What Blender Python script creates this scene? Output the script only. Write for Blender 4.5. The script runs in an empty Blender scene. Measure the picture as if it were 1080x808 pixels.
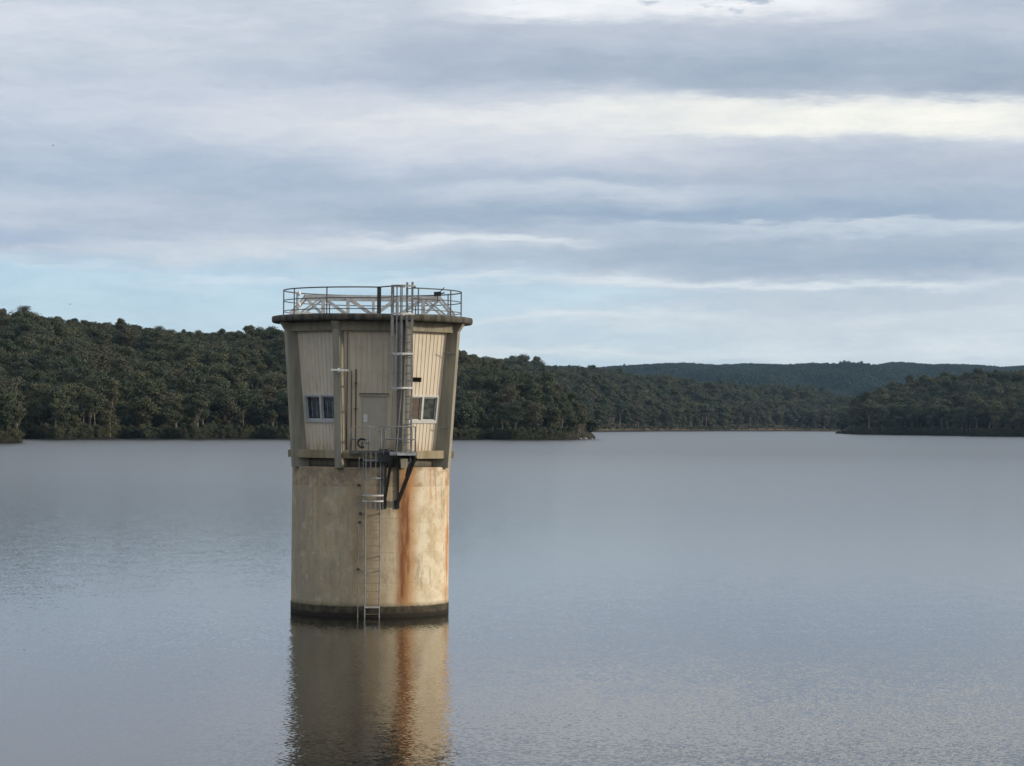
import bpy, math, random
import numpy as np
from mathutils import Vector, Matrix
PI = math.pi
R = math.radians
random.seed(7)
rng = np.random.default_rng(7)
scene = bpy.context.scene
C = scene.collection

# ------------------------------------------------------------------ camera model
F = 2700.0; CX = 540.0; CY = 404.0
PITCH = R(0.88); ROLL = R(0.5); CAMZ = 7.72
fwd = Vector((0, math.cos(PITCH), math.sin(PITCH)))
r0 = Vector((1, 0, 0)); u0 = Vector((0, -math.sin(PITCH), math.cos(PITCH)))
right = r0 * math.cos(ROLL) + u0 * math.sin(ROLL)
up = u0 * math.cos(ROLL) - r0 * math.sin(ROLL)
def ray(px, py):
    return (fwd + right * ((px - CX) / F) - up * ((py - CY) / F))
def az_of(px, py=450):
    d = ray(px, py); return math.atan2(d.x, d.y)
def elev_of(px, py):
    d = ray(px, py); return d.z / math.hypot(d.x, d.y)
def shore_r(px, py):
    return CAMZ / -elev_of(px, py)
cam_d = bpy.data.cameras.new('camera'); cam = bpy.data.objects.new('camera', cam_d); C.objects.link(cam)
cam.matrix_world = Matrix.Translation((0, 0, CAMZ)) @ Matrix((
    (right.x, up.x, -fwd.x, 0), (right.y, up.y, -fwd.y, 0), (right.z, up.z, -fwd.z, 0), (0, 0, 0, 1)))
cam_d.sensor_width = 36; cam_d.lens = 36 * F / 1080.0
cam_d.clip_start = 0.5; cam_d.clip_end = 60000
scene.camera = cam

# ------------------------------------------------------------------ node helper
def lin(c):
    out = []
    for v in c[:3]:
        v = v / 255.0
        out.append(v / 12.92 if v <= 0.04045 else ((v + 0.055) / 1.055) ** 2.4)
    return tuple(out)
class G:
    def __init__(s, nt): s.nt = nt; s.n = nt.nodes; s.l = nt.links
    def put(s, sock, v):
        if isinstance(v, bpy.types.NodeSocket): s.l.new(v, sock)
        elif isinstance(v, (tuple, list)):
            v = tuple(v)
            if len(sock.default_value) == 4 and len(v) == 3: v = v + (1,)
            sock.default_value = v
        else: sock.default_value = v
    def m(s, op, a, b=0.0, c=0.0, clamp=False):
        n = s.n.new('ShaderNodeMath'); n.operation = op; n.use_clamp = clamp
        s.put(n.inputs[0], a); s.put(n.inputs[1], b)
        if op in ('MULTIPLY_ADD', 'SMOOTH_MIN', 'WRAP'): s.put(n.inputs[2], c)
        return n.outputs[0]
    def add(s, a, b): return s.m('ADD', a, b)
    def sub(s, a, b): return s.m('SUBTRACT', a, b)
    def mul(s, a, b): return s.m('MULTIPLY', a, b)
    def mr(s, v, a, b, c=0.0, d=1.0, smooth=True):
        n = s.n.new('ShaderNodeMapRange'); n.interpolation_type = 'SMOOTHSTEP' if smooth else 'LINEAR'
        s.put(n.inputs[0], v); s.put(n.inputs[1], a); s.put(n.inputs[2], b); s.put(n.inputs[3], c); s.put(n.inputs[4], d)
        return n.outputs[0]
    def mix(s, f, a, b, blend='MIX'):
        n = s.n.new('ShaderNodeMix'); n.data_type = 'RGBA'; n.blend_type = blend; n.clamp_factor = True
        s.put(n.inputs['Factor'], f); s.put(n.inputs[6], a); s.put(n.inputs[7], b)
        return n.outputs[2]
    def xyz(s, v):
        n = s.n.new('ShaderNodeSeparateXYZ'); s.put(n.inputs[0], v); return n.outputs
    def vec(s, x, y, z):
        n = s.n.new('ShaderNodeCombineXYZ'); s.put(n.inputs[0], x); s.put(n.inputs[1], y); s.put(n.inputs[2], z); return n.outputs[0]
    def noise(s, v, scale=1.0, detail=3.0, rough=0.5, out='Fac', dist=0.0):
        n = s.n.new('ShaderNodeTexNoise'); s.put(n.inputs['Vector'], v); s.put(n.inputs['Scale'], scale)
        s.put(n.inputs['Detail'], detail); s.put(n.inputs['Roughness'], rough); s.put(n.inputs['Distortion'], dist)
        return n.outputs[0 if out == 'Fac' else 1]
    def coord(s, name='Object'):
        return s.n.new('ShaderNodeTexCoord').outputs[name]
def new_mat(name):
    m = bpy.data.materials.new(name); m.use_nodes = True
    g = G(m.node_tree); b = g.n['Principled BSDF']
    return m, g, b
def bump(g, b, h, strength=0.3, dist=0.02):
    n = g.n.new('ShaderNodeBump'); n.inputs['Strength'].default_value = strength; n.inputs['Distance'].default_value = dist
    g.l.new(h, n.inputs['Height']); g.l.new(n.outputs[0], b.inputs['Normal'])

# ------------------------------------------------------------------ mesh helper
class MB:
    def __init__(s): s.v = []; s.f = []
    def face(s, pts):
        k = len(s.v); s.v += [tuple(p) for p in pts]; s.f.append(tuple(range(k, k + len(pts))))
    def hexa(s, c):     # 8 corners: 4 bottom ccw, 4 top ccw
        k = len(s.v); s.v += [tuple(p) for p in c]
        s.f += [tuple(k + i for i in q) for q in ((3, 2, 1, 0), (4, 5, 6, 7), (0, 1, 5, 4), (1, 2, 6, 5), (2, 3, 7, 6), (3, 0, 4, 7))]
    def box(s, x0, x1, y0, y1, z0, z1):
        s.hexa([(x0, y0, z0), (x1, y0, z0), (x1, y1, z0), (x0, y1, z0), (x0, y0, z1), (x1, y0, z1), (x1, y1, z1), (x0, y1, z1)])
    def bar(s, p, q, w, h, upv=(0, 0, 1)):
        p = Vector(p); q = Vector(q); d = (q - p).normalized(); u = Vector(upv)
        if abs(d.dot(u)) > 0.98: u = Vector((0, 1, 0))
        a = d.cross(u).normalized(); b = a.cross(d).normalized()
        a = a * (w / 2); b = b * (h / 2)
        s.hexa([p - a - b, p + a - b, p + a + b, p - a + b, q - a - b, q + a - b, q + a + b, q - a + b])
    def tube(s, pts, r, n=8, closed=False, taper=None):
        pts = [Vector(p) for p in pts]; m = len(pts); k = len(s.v); ref = None
        for i, p in enumerate(pts):
            if closed: d = pts[(i + 1) % m] - pts[i - 1]
            else: d = pts[min(i + 1, m - 1)] - pts[max(i - 1, 0)]
            d.normalize()
            if ref is None:
                ref = Vector((0, 0, 1)) if abs(d.z) < 0.9 else Vector((1, 0, 0))
            a = d.cross(ref).normalized(); b = a.cross(d).normalized(); ref = b
            rr = r if taper is None else r * taper[i]
            for j in range(n):
                t = 2 * PI * j / n
                s.v.append(tuple(p + a * (rr * math.cos(t)) + b * (rr * math.sin(t))))
        for i in range(m if closed else m - 1):
            i2 = (i + 1) % m
            for j in range(n):
                j2 = (j + 1) % n
                s.f.append((k + i * n + j, k + i * n + j2, k + i2 * n + j2, k + i2 * n + j))
        if not closed:
            s.f.append(tuple(k + j for j in range(n))[::-1]); s.f.append(tuple(k + (m - 1) * n + j for j in range(n)))
    def lathe(s, prof, n=96, cap=True, cx=0, cy=0):
        k = len(s.v); m = len(prof)
        for (r, z) in prof:
            for j in range(n):
                t = 2 * PI * j / n; s.v.append((cx + r * math.sin(t), cy - r * math.cos(t), z))
        for i in range(m - 1):
            for j in range(n):
                j2 = (j + 1) % n
                s.f.append((k + i * n + j, k + i * n + j2, k + (i + 1) * n + j2, k + (i + 1) * n + j))
        if cap:
            s.f.append(tuple(k + j for j in range(n))[::-1]); s.f.append(tuple(k + (m - 1) * n + j for j in range(n)))
    def build(s, name, mat, parent=None, smooth=False, bevel=0):
        me = bpy.data.meshes.new(name); me.from_pydata(s.v, [], s.f); me.update()
        if smooth:
            for p in me.polygons: p.use_smooth = len(p.vertices) <= 4
        if mat is not None: me.materials.append(mat)
        o = bpy.data.objects.new(name, me); C.objects.link(o)
        if parent is not None: o.parent = parent
        if bevel:
            md = o.modifiers.new('bevel', 'BEVEL'); md.width = bevel; md.segments = 2; md.limit_method = 'ANGLE'; md.angle_limit = R(40)
        return o
def tag(o, label=None, cat=None, group=None, kind=None):
    if label: o['label'] = label
    if cat: o['category'] = cat
    if group: o['group'] = group
    if kind: o['kind'] = kind
    return o
def empty(name, loc=(0, 0, 0), rz=0):
    o = bpy.data.objects.new(name, None); o.empty_display_size = 0.5; C.objects.link(o)
    o.location = loc; o.rotation_euler = (0, 0, rz); return o

# ------------------------------------------------------------------ materials
def concrete(name, base, dark, spots=1.0, seed=0.0):
    m, g, b = new_mat(name)
    co = g.coord(); x, y, z = g.xyz(co)
    n1 = g.noise(g.vec(g.add(x, seed), y, g.mul(z, 0.35)), 1.3, 5, 0.6)
    streak = g.noise(g.vec(g.mul(x, 5), g.mul(y, 5), g.mul(z, 0.35)), 1.0, 3, 0.55)
    fine = g.noise(co, 22, 4, 0.7)
    f = g.mr(g.add(g.mul(n1, 0.5), g.mul(streak, 0.5)), 0.4, 0.64)
    c = g.mix(g.mul(f, spots), base, dark)
    c = g.mix(g.mr(fine, 0.3, 0.7, 0.0, 0.25), c, tuple(v * 0.6 for v in base))
    g.put(b.inputs['Base Color'], c); b.inputs['Roughness'].default_value = 0.9
    b.inputs['Specular IOR Level'].default_value = 0.25
    bump(g, b, fine, 0.25, 0.01)
    return m
M = {}
M['fin'] = concrete('weathered_concrete', (0.33, 0.31, 0.25), (0.20, 0.18, 0.145), 0.8)
M['beam'] = concrete('beam_concrete', (0.34, 0.31, 0.24), (0.20, 0.175, 0.13), 0.8, 3)
M['ochre'] = concrete('ochre_concrete', (0.35, 0.30, 0.20), (0.21, 0.165, 0.10), 0.9, 5)
M['recess'] = concrete('shaded_recess_concrete', (0.17, 0.155, 0.13), (0.10, 0.09, 0.075), 0.8, 8)  # darker concrete, shade of the recess put into the colour
# roof slab: lichen-dark edge with drip streaks
m, g, b = new_mat('slab_concrete'); co = g.coord(); x, y, z = g.xyz(co)
st = g.noise(g.vec(g.mul(x, 3), g.mul(y, 3), g.mul(z, 0.6)), 1.0, 5, 0.65)
fn = g.noise(co, 14, 4, 0.7)
c = g.mix(g.mr(st, 0.38, 0.62), (0.035, 0.032, 0.027), (0.11, 0.10, 0.08))
c = g.mix(g.mr(fn, 0.45, 0.75, 0, 0.6), c, (0.05, 0.05, 0.042))
g.put(b.inputs['Base Color'], c); b.inputs['Roughness'].default_value = 0.95; bump(g, b, fn, 0.4, 0.015)
M['slab'] = m
# drum
m, g, b = new_mat('stained_drum_concrete'); co = g.coord(); x, y, z = g.xyz(co)
n1 = g.noise(g.vec(x, y, g.mul(z, 0.5)), 0.9, 6, 0.62)
n2 = g.noise(g.vec(g.mul(x, 4), g.mul(y, 4), g.mul(z, 0.25)), 1.0, 4, 0.6)
n3 = g.noise(co, 3.5, 6, 0.7)
fine = g.noise(co, 25, 3, 0.7)
c = g.mix(g.mr(n1, 0.35, 0.65), (0.31, 0.255, 0.175), (0.44, 0.36, 0.245))
c = g.mix(g.mr(n2, 0.45, 0.7, 0, 0.4), c, (0.20, 0.17, 0.115))
# sunlit right side put into the colour: paler, ochre-tinted; greyer toward the left
side = g.mr(g.add(x, g.mul(g.sub(n1, 0.5), 1.2)), 0.1, 1.9)
c = g.mix(g.mul(side, 0.8), c, (0.63, 0.51, 0.34))
c = g.mix(g.mul(g.mr(n3, 0.42, 0.66), g.mul(side, 0.45)), c, (0.70, 0.60, 0.42))
c = g.mix(g.mr(g.noise(g.vec(x, y, g.mul(z, .6)), 1.7, 5, .65), .5, .66, 0, .45), c, (0.27, 0.215, 0.14))
grey = g.mr(g.add(x, g.mul(g.sub(n3, 0.5), 2.0)), -1.2, -3.1)
c = g.mix(g.mul(grey, 0.5), c, (0.22, 0.205, 0.165))
# top casting lift, a different pour
lift = g.mr(z, 5.13, 5.16)
lc = g.mix(g.mr(n3, 0.4, 0.65), (0.20, 0.165, 0.12), (0.33, 0.255, 0.165))
lc = g.mix(g.mul(side, g.mr(n2, 0.42, 0.65, 0, 0.5)), lc, (0.44, 0.28, 0.14))
c = g.mix(g.mul(lift, .95), c, lc)
# pour lines
for zz in (5.145, 3.9, 2.55, 1.35):
    ln = g.m('ABSOLUTE', g.sub(g.add(z, g.mul(g.sub(n3, 0.5), 0.03)), zz))
    c = g.mix(g.mul(g.mr(ln, 0.0, 0.028, 1, 0), g.mr(n1, .42, .6, .04, .34)), c, (0.12, 0.105, 0.08))
bl0 = g.noise(g.vec(g.mul(x, .8), g.mul(y, .8), g.mul(z, .45)), 1.6, 6, .66)
c = g.mix(g.mr(bl0, .48, .64, 0, .55), c, (0.43, 0.33, 0.20))
bl = g.noise(g.vec(x, y, g.mul(z, .8)), 2.3, 7, .68)
c = g.mix(g.mr(bl, .50, .66, 0, .45), c, (0.52, 0.44, 0.32))
pale = g.noise(g.vec(x, y, g.mul(z, 1.3)), 1.1, 6, .6)
c = g.mix(g.mul(g.mul(g.mr(pale, .42, .6), g.mr(x, 1.2, 2.2)), .65), c, (0.76, 0.68, 0.52))  # sun-facing side painted paler still, in patches
bl2 = g.noise(g.vec(g.mul(x, 2), g.mul(y, 2), g.mul(z, .5)), 1.3, 6, .7)
c = g.mix(g.mr(bl2, .54, .68, 0, .55), c, (0.22, 0.175, 0.12))
drip = g.noise(g.vec(g.mul(x, 7), g.mul(y, 7), g.mul(z, .3)), 1.0, 5, .7)
c = g.mix(g.mul(g.mr(drip, .56, .66), g.mr(z, 2.0, 5.6, 0, .55)), c, (0.27, 0.15, 0.07))
# rust streaks (front side only)
front = g.mr(y, 0.4, -0.4)
def streakmask(x0, w, z0, z1, jit):
    xx = g.add(g.sub(x, x0), g.mul(g.sub(g.noise(g.vec(0.0, x0, z), 1.1, 3, 0.6), 0.5), jit))
    a = g.mr(g.m('ABSOLUTE', xx), 0.0, w, 1, 0)
    e = g.mul(g.mr(g.add(z, g.mul(n3, 0.8)), z0, z0 + 0.7), g.mr(z, z1 - 0.5, z1, 1, 0))
    return g.mul(g.mul(a, e), front)
rk = g.noise(g.vec(g.mul(x, 6), g.mul(y, 6), g.mul(z, .9)), 1.0, 6, .72)
brk = g.mr(rk, 0.34, 0.6, 0.5, 1)
brk2 = g.mr(rk, 0.42, 0.58, 0.15, 1)
c = g.mix(g.mul(streakmask(1.46, 0.56, 0.3, 6.6, 0.3), 0.85), c, (0.42, 0.205, 0.07))
c = g.mix(g.mul(g.mul(streakmask(1.27, 0.34, 0.6, 5.6, 0.2), brk), 1.0), c, (0.19, 0.066, 0.024))
c = g.mix(g.mul(g.mul(streakmask(1.47, 0.15, 1.5, 5.2, 0.2), brk2), 0.85), c, (0.16, 0.055, 0.02))
c = g.mix(g.mul(g.mul(streakmask(3.1, 0.16, 0.4, 6.0, 0.1), brk2), 0.95), c, (0.45, 0.17, 0.045))
c = g.mix(g.mul(g.mul(streakmask(2.35, 0.4, 4.6, 6.4, 0.3), brk2), 0.6), c, (0.42, 0.18, 0.06))
c = g.mix(g.mul(g.mul(streakmask(-0.6, 0.5, 0.2, 6.5, 0.4), brk2), 0.3), c, (0.30, 0.19, 0.09))
c = g.mix(g.mul(g.mul(streakmask(0.05, 0.45, 0.2, 5.5, 0.3), brk2), 0.35), c, (0.36, 0.22, 0.10))
# pits
pit = g.noise(co, 9, 1, 0.3)
c = g.mix(g.mr(pit, 0.76, 0.8, 0, 0.7), c, (0.09, 0.08, 0.06))
# algae band at the waterline
edge = g.add(z, g.mul(g.sub(n2, 0.5), 0.10))
c = g.mix(g.mr(edge, 0.46, 0.62, 0.5, 0), c, (0.13, 0.105, 0.06))
alg = g.mix(g.mr(n3, 0.4, 0.65), (0.028, 0.024, 0.016), (0.075, 0.062, 0.042))
c = g.mix(g.mr(edge, 0.40, 0.47, 1, 0), c, alg)
c = g.mix(g.mr(edge, 0.10, 0.2, 1, 0), c, (0.012, 0.011, 0.008))
c = g.mix(g.mr(fine, 0.3, 0.7, 0.0, 0.2), c, (0.12, 0.1, 0.075))
g.put(b.inputs['Base Color'], c); b.inputs['Roughness'].default_value = 0.9; b.inputs['Specular IOR Level'].default_value = 0.25
bump(g, b, g.add(fine, g.mul(n3, 1.5)), 0.3, 0.012)
M['drum'] = m
# cladding
m, g, b = new_mat('cream_steel_cladding'); co = g.coord(); x, y, z = g.xyz(co)
n1 = g.noise(g.vec(g.mul(x, 6), g.mul(y, 6), g.mul(z, 0.4)), 1.0, 4, 0.6); n2 = g.noise(co, 1.4, 4, 0.6)
c = g.mix(g.mr(n1, 0.42, 0.66, 0, 0.55), (0.63, 0.55, 0.43), (0.50, 0.43, 0.33))
c = g.mix(g.mr(n2, 0.5, 0.7, 0, 0.3), c, (0.40, 0.33, 0.22))
c = g.mix(g.mul(g.mr(z, 7.0, 6.5), g.mr(n1, 0.4, 0.6, 0.1, 0.7)), c, (0.35, 0.22, 0.11))
g.put(b.inputs['Base Color'], c); b.inputs['Roughness'].default_value = 0.6
M['clad'] = m
def plain(name, col, rough=0.6, metal=0.0, vary=0.25, scale=6.0):
    m, g, b = new_mat(name)
    n = g.noise(g.coord(), scale, 4, 0.65)
    g.put(b.inputs['Base Color'], g.mix(g.mr(n, 0.35, 0.7, 0, 1), col, tuple(v * (1 - vary) for v in col)))
    b.inputs['Roughness'].default_value = rough; b.inputs['Metallic'].default_value = metal
    return m
M['door'] = plain('door_paint', (0.52, 0.465, 0.37), 0.55, 0, .12, 2)
M['galv'] = plain('galvanised_steel', (0.29, 0.29, 0.285), 0.6, 0.15, 0.4)
M['galv_light'] = plain('pale_galvanised_steel', (0.58, 0.58, 0.57), 0.6, 0.1, 0.35, 3)
M['rail'] = plain('grey_rail_steel', (0.12, 0.125, 0.13), 0.6, 0.3, 0.3)
M['dark'] = plain('dark_steel', (0.05, 0.052, 0.054), 0.6, 0.2, 0.3)
M['rustpipe'] = plain('brown_pipe', (0.085, 0.06, 0.04), 0.7, 0, 0.4)
M['alu'] = plain('window_aluminium', (0.50, 0.50, 0.49), 0.5, 0.1, 0.2)
M['white'] = plain('white_paint', (0.75, 0.75, 0.73), 0.5, 0, 0.1)
M['strip_grey'] = plain('dark_strip_grey', (0.10, 0.10, 0.095), 0.7, 0, 0.3)  # dark grey of the added buttress shade strip and the cage bar
M['rubber'] = plain('black_rubber', (0.015, 0.015, 0.016), 0.5, 0, 0.2)
M['curtain'] = plain('brown_curtain', (0.12, 0.09, 0.065), 0.9, 0, 0.4)
def glass(name, tint):
    m, g, b = new_mat(name)
    n = g.noise(g.coord(), 3.2, 2, 0.5)
    g.put(b.inputs['Base Color'], g.mix(g.mr(n, 0.42, 0.6), tint, tuple(v * 0.3 for v in tint)))
    b.inputs['Roughness'].default_value = 0.06; b.inputs['IOR'].default_value = 1.5
    return m
M['glass_blue'] = glass('sky_tinted_window_glass', (0.03, 0.042, 0.065))  # blue base tint stands in for reflected sky
M['glass_green'] = glass('greenish_window_glass', (0.055, 0.07, 0.068))

# ------------------------------------------------------------------ TOWER
base_dir = ray(389.9, 645); k = CAMZ / -base_dir.z
TX, TY = base_dir.x * k, base_dir.y * k
T = empty('intake_tower', (TX, TY, 0), -math.atan2(TX, TY))
tag(T, 'stained concrete water intake tower with flared cream-clad cabin standing in the reservoir', 'tower')
# drum
d = MB(); d.lathe([(3.20, -3.5), (3.20, 0.12), (3.205, 0.42), (3.185, 0.46), (3.185, 5.86), (3.15, 5.90)], 128)
drum = d.build('drum', M['drum'], T, True)
d = MB(); d.lathe([(2.75, 5.902), (2.75, 6.245)], 64); d.build('neck', M['recess'], T, True)
# octagon helper
T22 = math.tan(R(22.5)); C22 = math.cos(R(22.5))
def on_face(k_, s, a, z):
    ph = k_ * PI / 4
    n = (math.sin(ph), -math.cos(ph)); t = (math.cos(ph), math.sin(ph))
    return (n[0] * a + t[0] * s, n[1] * a + t[1] * s, z)
def octring(mb, ao, ai, z0, z1):
    for k_ in range(8):
        mb.hexa([on_face(k_, -ao * T22, ao, z0), on_face(k_, ao * T22, ao, z0), on_face(k_, ai * T22, ai, z0), on_face(k_, -ai * T22, ai, z0),
                 on_face(k_, -ao * T22, ao, z1), on_face(k_, ao * T22, ao, z1), on_face(k_, ai * T22, ai, z1), on_face(k_, -ai * T22, ai, z1)])
def face_box(mb, k_, s0, s1, a0, a1, z0, z1):
    mb.hexa([on_face(k_, s0, a1, z0), on_face(k_, s1, a1, z0), on_face(k_, s1, a0, z0), on_face(k_, s0, a0, z0),
             on_face(k_, s0, a1, z1), on_face(k_, s1, a1, z1), on_face(k_, s1, a0, z1), on_face(k_, s0, a0, z1)])
# floor slab & beams : each beam segment between two buttresses is one part
d = MB(); octring(d, 2.95, 0.05, 6.247, 6.50); d.build('floor_slab', M['recess'], T)
for k_ in range(8):
    d = MB(); a = 3.05; w = a * T22 - 0.13
    face_box(d, k_, -w, w, 2.955, a, 6.24, 6.56)
    if k_ in (2, 6): face_box(d, k_, -w, w, a + 0.002, 3.33, 6.26, 6.54)
    d.build('floor_beam', M['ochre'], T, bevel=0.012)
    d = MB(); a = 3.36; w = a * T22 - 0.13
    face_box(d, k_, -w, w, 3.0, a, 11.28, 11.648)
    d.build('head_beam', M['beam'], T, bevel=0.012)
# buttress fins
FO = lambda z: 3.40 + (3.77 - 3.40) * (z - 6.0) / 5.5
for k_ in range(8):
    ph = (k_ + 0.5) * PI / 4
    n = Vector((math.sin(ph), -math.cos(ph), 0)); t = Vector((math.cos(ph), math.sin(ph), 0)); hw = 0.145
    def P(r, s, z): return n * r + t * s + Vector((0, 0, z))
    d = MB()
    d.hexa([P(FO(5.86), -hw, 5.86), P(FO(5.86), hw, 5.86), P(2.5, hw, 5.905), P(2.5, -hw, 5.905),
            P(FO(11.645), -hw, 11.645), P(FO(11.645), hw, 11.645), P(2.9, hw, 11.645), P(2.9, -hw, 11.645)])
    fin = d.build('buttress', M['fin'], T, bevel=0.015)
    d = MB(); r1 = FO(11.3) + 0.004
    d.hexa([P(r1, -hw + .01, 11.33), P(r1, hw - .01, 11.33), P(r1 - .2, hw - .01, 11.33), P(r1 - .2, -hw + .01, 11.33),
            P(3.96, -hw + .01, 11.643), P(3.96, hw - .01, 11.643), P(r1 - .2, hw - .01, 11.643), P(r1 - .2, -hw + .01, 11.643)])
    d.v = [v if v[2] < 11.5 else v for v in d.v]
    d.build('corbel', M['fin'], fin)
# cladding panels
def AP(z): return 2.655 + (3.10 - 2.655) * (z - 6.5) / (11.34 - 6.5)
def clad_panel(k_, openings):
    mb = MB(); amid = AP(9); W = amid * T22 - 0.05
    per = 0.205; prof = []
    s = -W
    base = -per * 5
    pts = [-W]
    for i in range(-8, 9):
        for o, h in ((0.0, 0), (0.014, 0.02), (0.04, 0.02), (0.054, 0)):
            xx = i * per + o - 0.036
            if -W < xx < W: prof.append((xx, h))
    prof = [(-W, 0)] + prof + [(W, 0)]
    cuts = sorted(set([x for o in openings for x in (o[0], o[1])]))
    P2 = []
    for i in range(len(prof) - 1):
        P2.append(prof[i])
        for c_ in cuts:
            if prof[i][0] < c_ < prof[i + 1][0]:
                f = (c_ - prof[i][0]) / (prof[i + 1][0] - prof[i][0]); P2.append((c_, prof[i][1] + f * (prof[i + 1][1] - prof[i][1])))
    P2.append(prof[-1])
    def q(s_, z, off=0):
        sc = AP(z) / amid if not openings else AP(z) / amid
        return on_face(k_, s_ * sc, AP(z) + off, z)
    for i in range(len(P2) - 1):
        (sa, ha), (sb, hb) = P2[i], P2[i + 1]; mid = (sa + sb) / 2
        segs = [(6.5, 11.34)]
        for (o0, o1, z0, z1) in openings:
            if o0 < mid < o1: segs = [(6.5, z0), (z1, 11.34)]
        for z0, z1 in segs:
            if z1 - z0 > 0.01: mb.face([q(sa, z0, ha), q(sb, z0, hb), q(sb, z1, hb), q(sa, z1, ha)])
    o = mb.build('cladding_panel', M['clad'], T)
    return q
def rect_frame(q, s0, s1, z0, z1, w, o0, o1):
    mb = MB()
    def bx(a, b_, c_, e):
        mb.hexa([q(a, c_, o1), q(b_, c_, o1), q(b_, c_, o0), q(a, c_, o0), q(a, e, o1), q(b_, e, o1), q(b_, e, o0), q(a, e, o0)])
    bx(s0, s1, z0, z0 + w); bx(s0, s1, z1 - w, z1); bx(s0, s0 + w, z0 + w, z1 - w); bx(s1 - w, s1, z0 + w, z1 - w)
    return mb, bx
WZ0, WZ1 = 7.70, 8.76
for k_ in range(8):
    if k_ in (7, 1):
        s0, s1 = (-0.93, 0.93) if k_ == 7 else (-0.90, 0.90)
        q = clad_panel(k_, [(s0, s1, WZ0, WZ1)])
        mb, bx = rect_frame(q, s0 - 0.01, s1 + 0.01, WZ0 - 0.01, WZ1 + 0.01, 0.085, -0.10, 0.055)
        bx(-0.055, 0.055, WZ0 + 0.075, WZ1 - 0.075)
        bx(s0 - 0.05, s1 + 0.05, WZ0 - 0.055, WZ0 - 0.012)
        win = mb.build('window', M['alu'], T, bevel=0.006)
        for (a, b_, side) in ((s0 + 0.076, -0.056, 0), (0.056, s1 - 0.076, 1)):
            z0, z1 = WZ0 + 0.076, WZ1 - 0.076
            mt = M['glass_blue'] if k_ == 7 else (M['glass_green'] if side else M['curtain'])
            mb = MB(); off = -0.05
            mb.hexa([q(a, z0, off), q(b_, z0, off), q(b_, z0, off - .012), q(a, z0, off - .012), q(a, z1, off), q(b_, z1, off), q(b_, z1, off - .012), q(a, z1, off - .012)])
            mb.build('pane', mt, win)
            sb, bx2 = rect_frame(q, a, b_, z0, z1, 0.035, -0.047, -0.02)
            sb.build('sash', M['alu'], win)
            if k_ == 7 and True:
                bl = MB()
                for j in range(2):
                    xx = a + (b_ - a) * (0.3 + 0.35 * j)
                    bl.hexa([q(xx, z0 + .1, -.042), q(xx + .03, z0 + .1, -.042), q(xx + .03, z0 + .1, -.048), q(xx, z0 + .1, -.048),
                             q(xx, z1 - .2, -.042), q(xx + .03, z1 - .2, -.042), q(xx + .03, z1 - .2, -.048), q(xx, z1 - .2, -.048)])
                bl.build('security_bar', M['galv'], win)
        if k_ == 1:
            mb = MB()
            for j in range(3):
                zc = 9.30 + j * 0.06
                mb.hexa([q(-.9, zc, .05), q(-.17, zc, .05), q(-.17, zc, -.01), q(-.9, zc, -.01), q(-.9, zc + .05, .03), q(-.17, zc + .05, .03), q(-.17, zc + .05, -.01), q(-.9, zc + .05, -.01)])
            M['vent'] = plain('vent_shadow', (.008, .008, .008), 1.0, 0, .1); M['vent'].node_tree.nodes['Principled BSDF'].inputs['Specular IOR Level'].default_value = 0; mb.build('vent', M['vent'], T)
    elif k_ == 0:
        ds0, ds1, dz = -0.42, 0.60, 8.72
        q = clad_panel(0, [(ds0, ds1, 6.5, dz)])
        mb, bx = rect_frame(q, ds0 - .005, ds1 + .005, 6.5, dz + 0.005, 0.05, -0.05, 0.03)
        mb.hexa([q(ds0 - .06, dz + .012, .09), q(ds1 + .06, dz + .012, .09), q(ds1 + .06, dz + .012, 0), q(ds0 - .06, dz + .012, 0),
                 q(ds0 - .06, dz + .06, .06), q(ds1 + .06, dz + .06, .06), q(ds1 + .06, dz + .06, 0), q(ds0 - .06, dz + .06, 0)])
        fr = mb.build('door_frame', M['door'], T)
        mb = MB(); mb.hexa([q(ds0 - .07, dz + .062, .095), q(ds1 + .07, dz + .062, .095), q(ds1 + .07, dz + .062, 0), q(ds0 - .07, dz + .062, 0), q(ds0 - .07, dz + .10, .08), q(ds1 + .07, dz + .10, .08), q(ds1 + .07, dz + .10, 0), q(ds0 - .07, dz + .10, 0)]); mb.build('drip_strip', M['rustpipe'], fr)
        mb = MB(); z0, z1 = 6.56, dz - 0.05
        mb.hexa([q(ds0 + .05, z0, .0), q(ds1 - .05, z0, .0), q(ds1 - .05, z0, -.04), q(ds0 + .05, z0, -.04),
                 q(ds0 + .05, z1, .0), q(ds1 - .05, z1, .0), q(ds1 - .05, z1, -.04), q(ds0 + .05, z1, -.04)])
        for i in range(1, 4):
            xx = ds0 + .05 + i * 0.23
            mb.hexa([q(xx, z0, .012), q(xx + .03, z0, .012), q(xx + .03, z0, .001), q(xx, z0, .001), q(xx, z1, .012), q(xx + .03, z1, .012), q(xx + .03, z1, .001), q(xx, z1, .001)])
        door = mb.build('door', M['door'], T)
        mb = MB(); mb.tube([q(.48, 7.55, .03), q(.48, 7.55, .09), q(.36, 7.55, .09)], .014); mb.build('handle', M['galv_light'], door)
        mb = MB(); mb.hexa([q(-.34, 7.68, .03), q(-.17, 7.68, .03), q(-.17, 7.68, .014), q(-.34, 7.68, .014), q(-.34, 7.98, .03), q(-.17, 7.98, .03), q(-.17, 7.98, .014), q(-.34, 7.98, .014)])
        mb.build('notice_plate', M['white'], door)
    else:
        clad_panel(k_, [])
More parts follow.
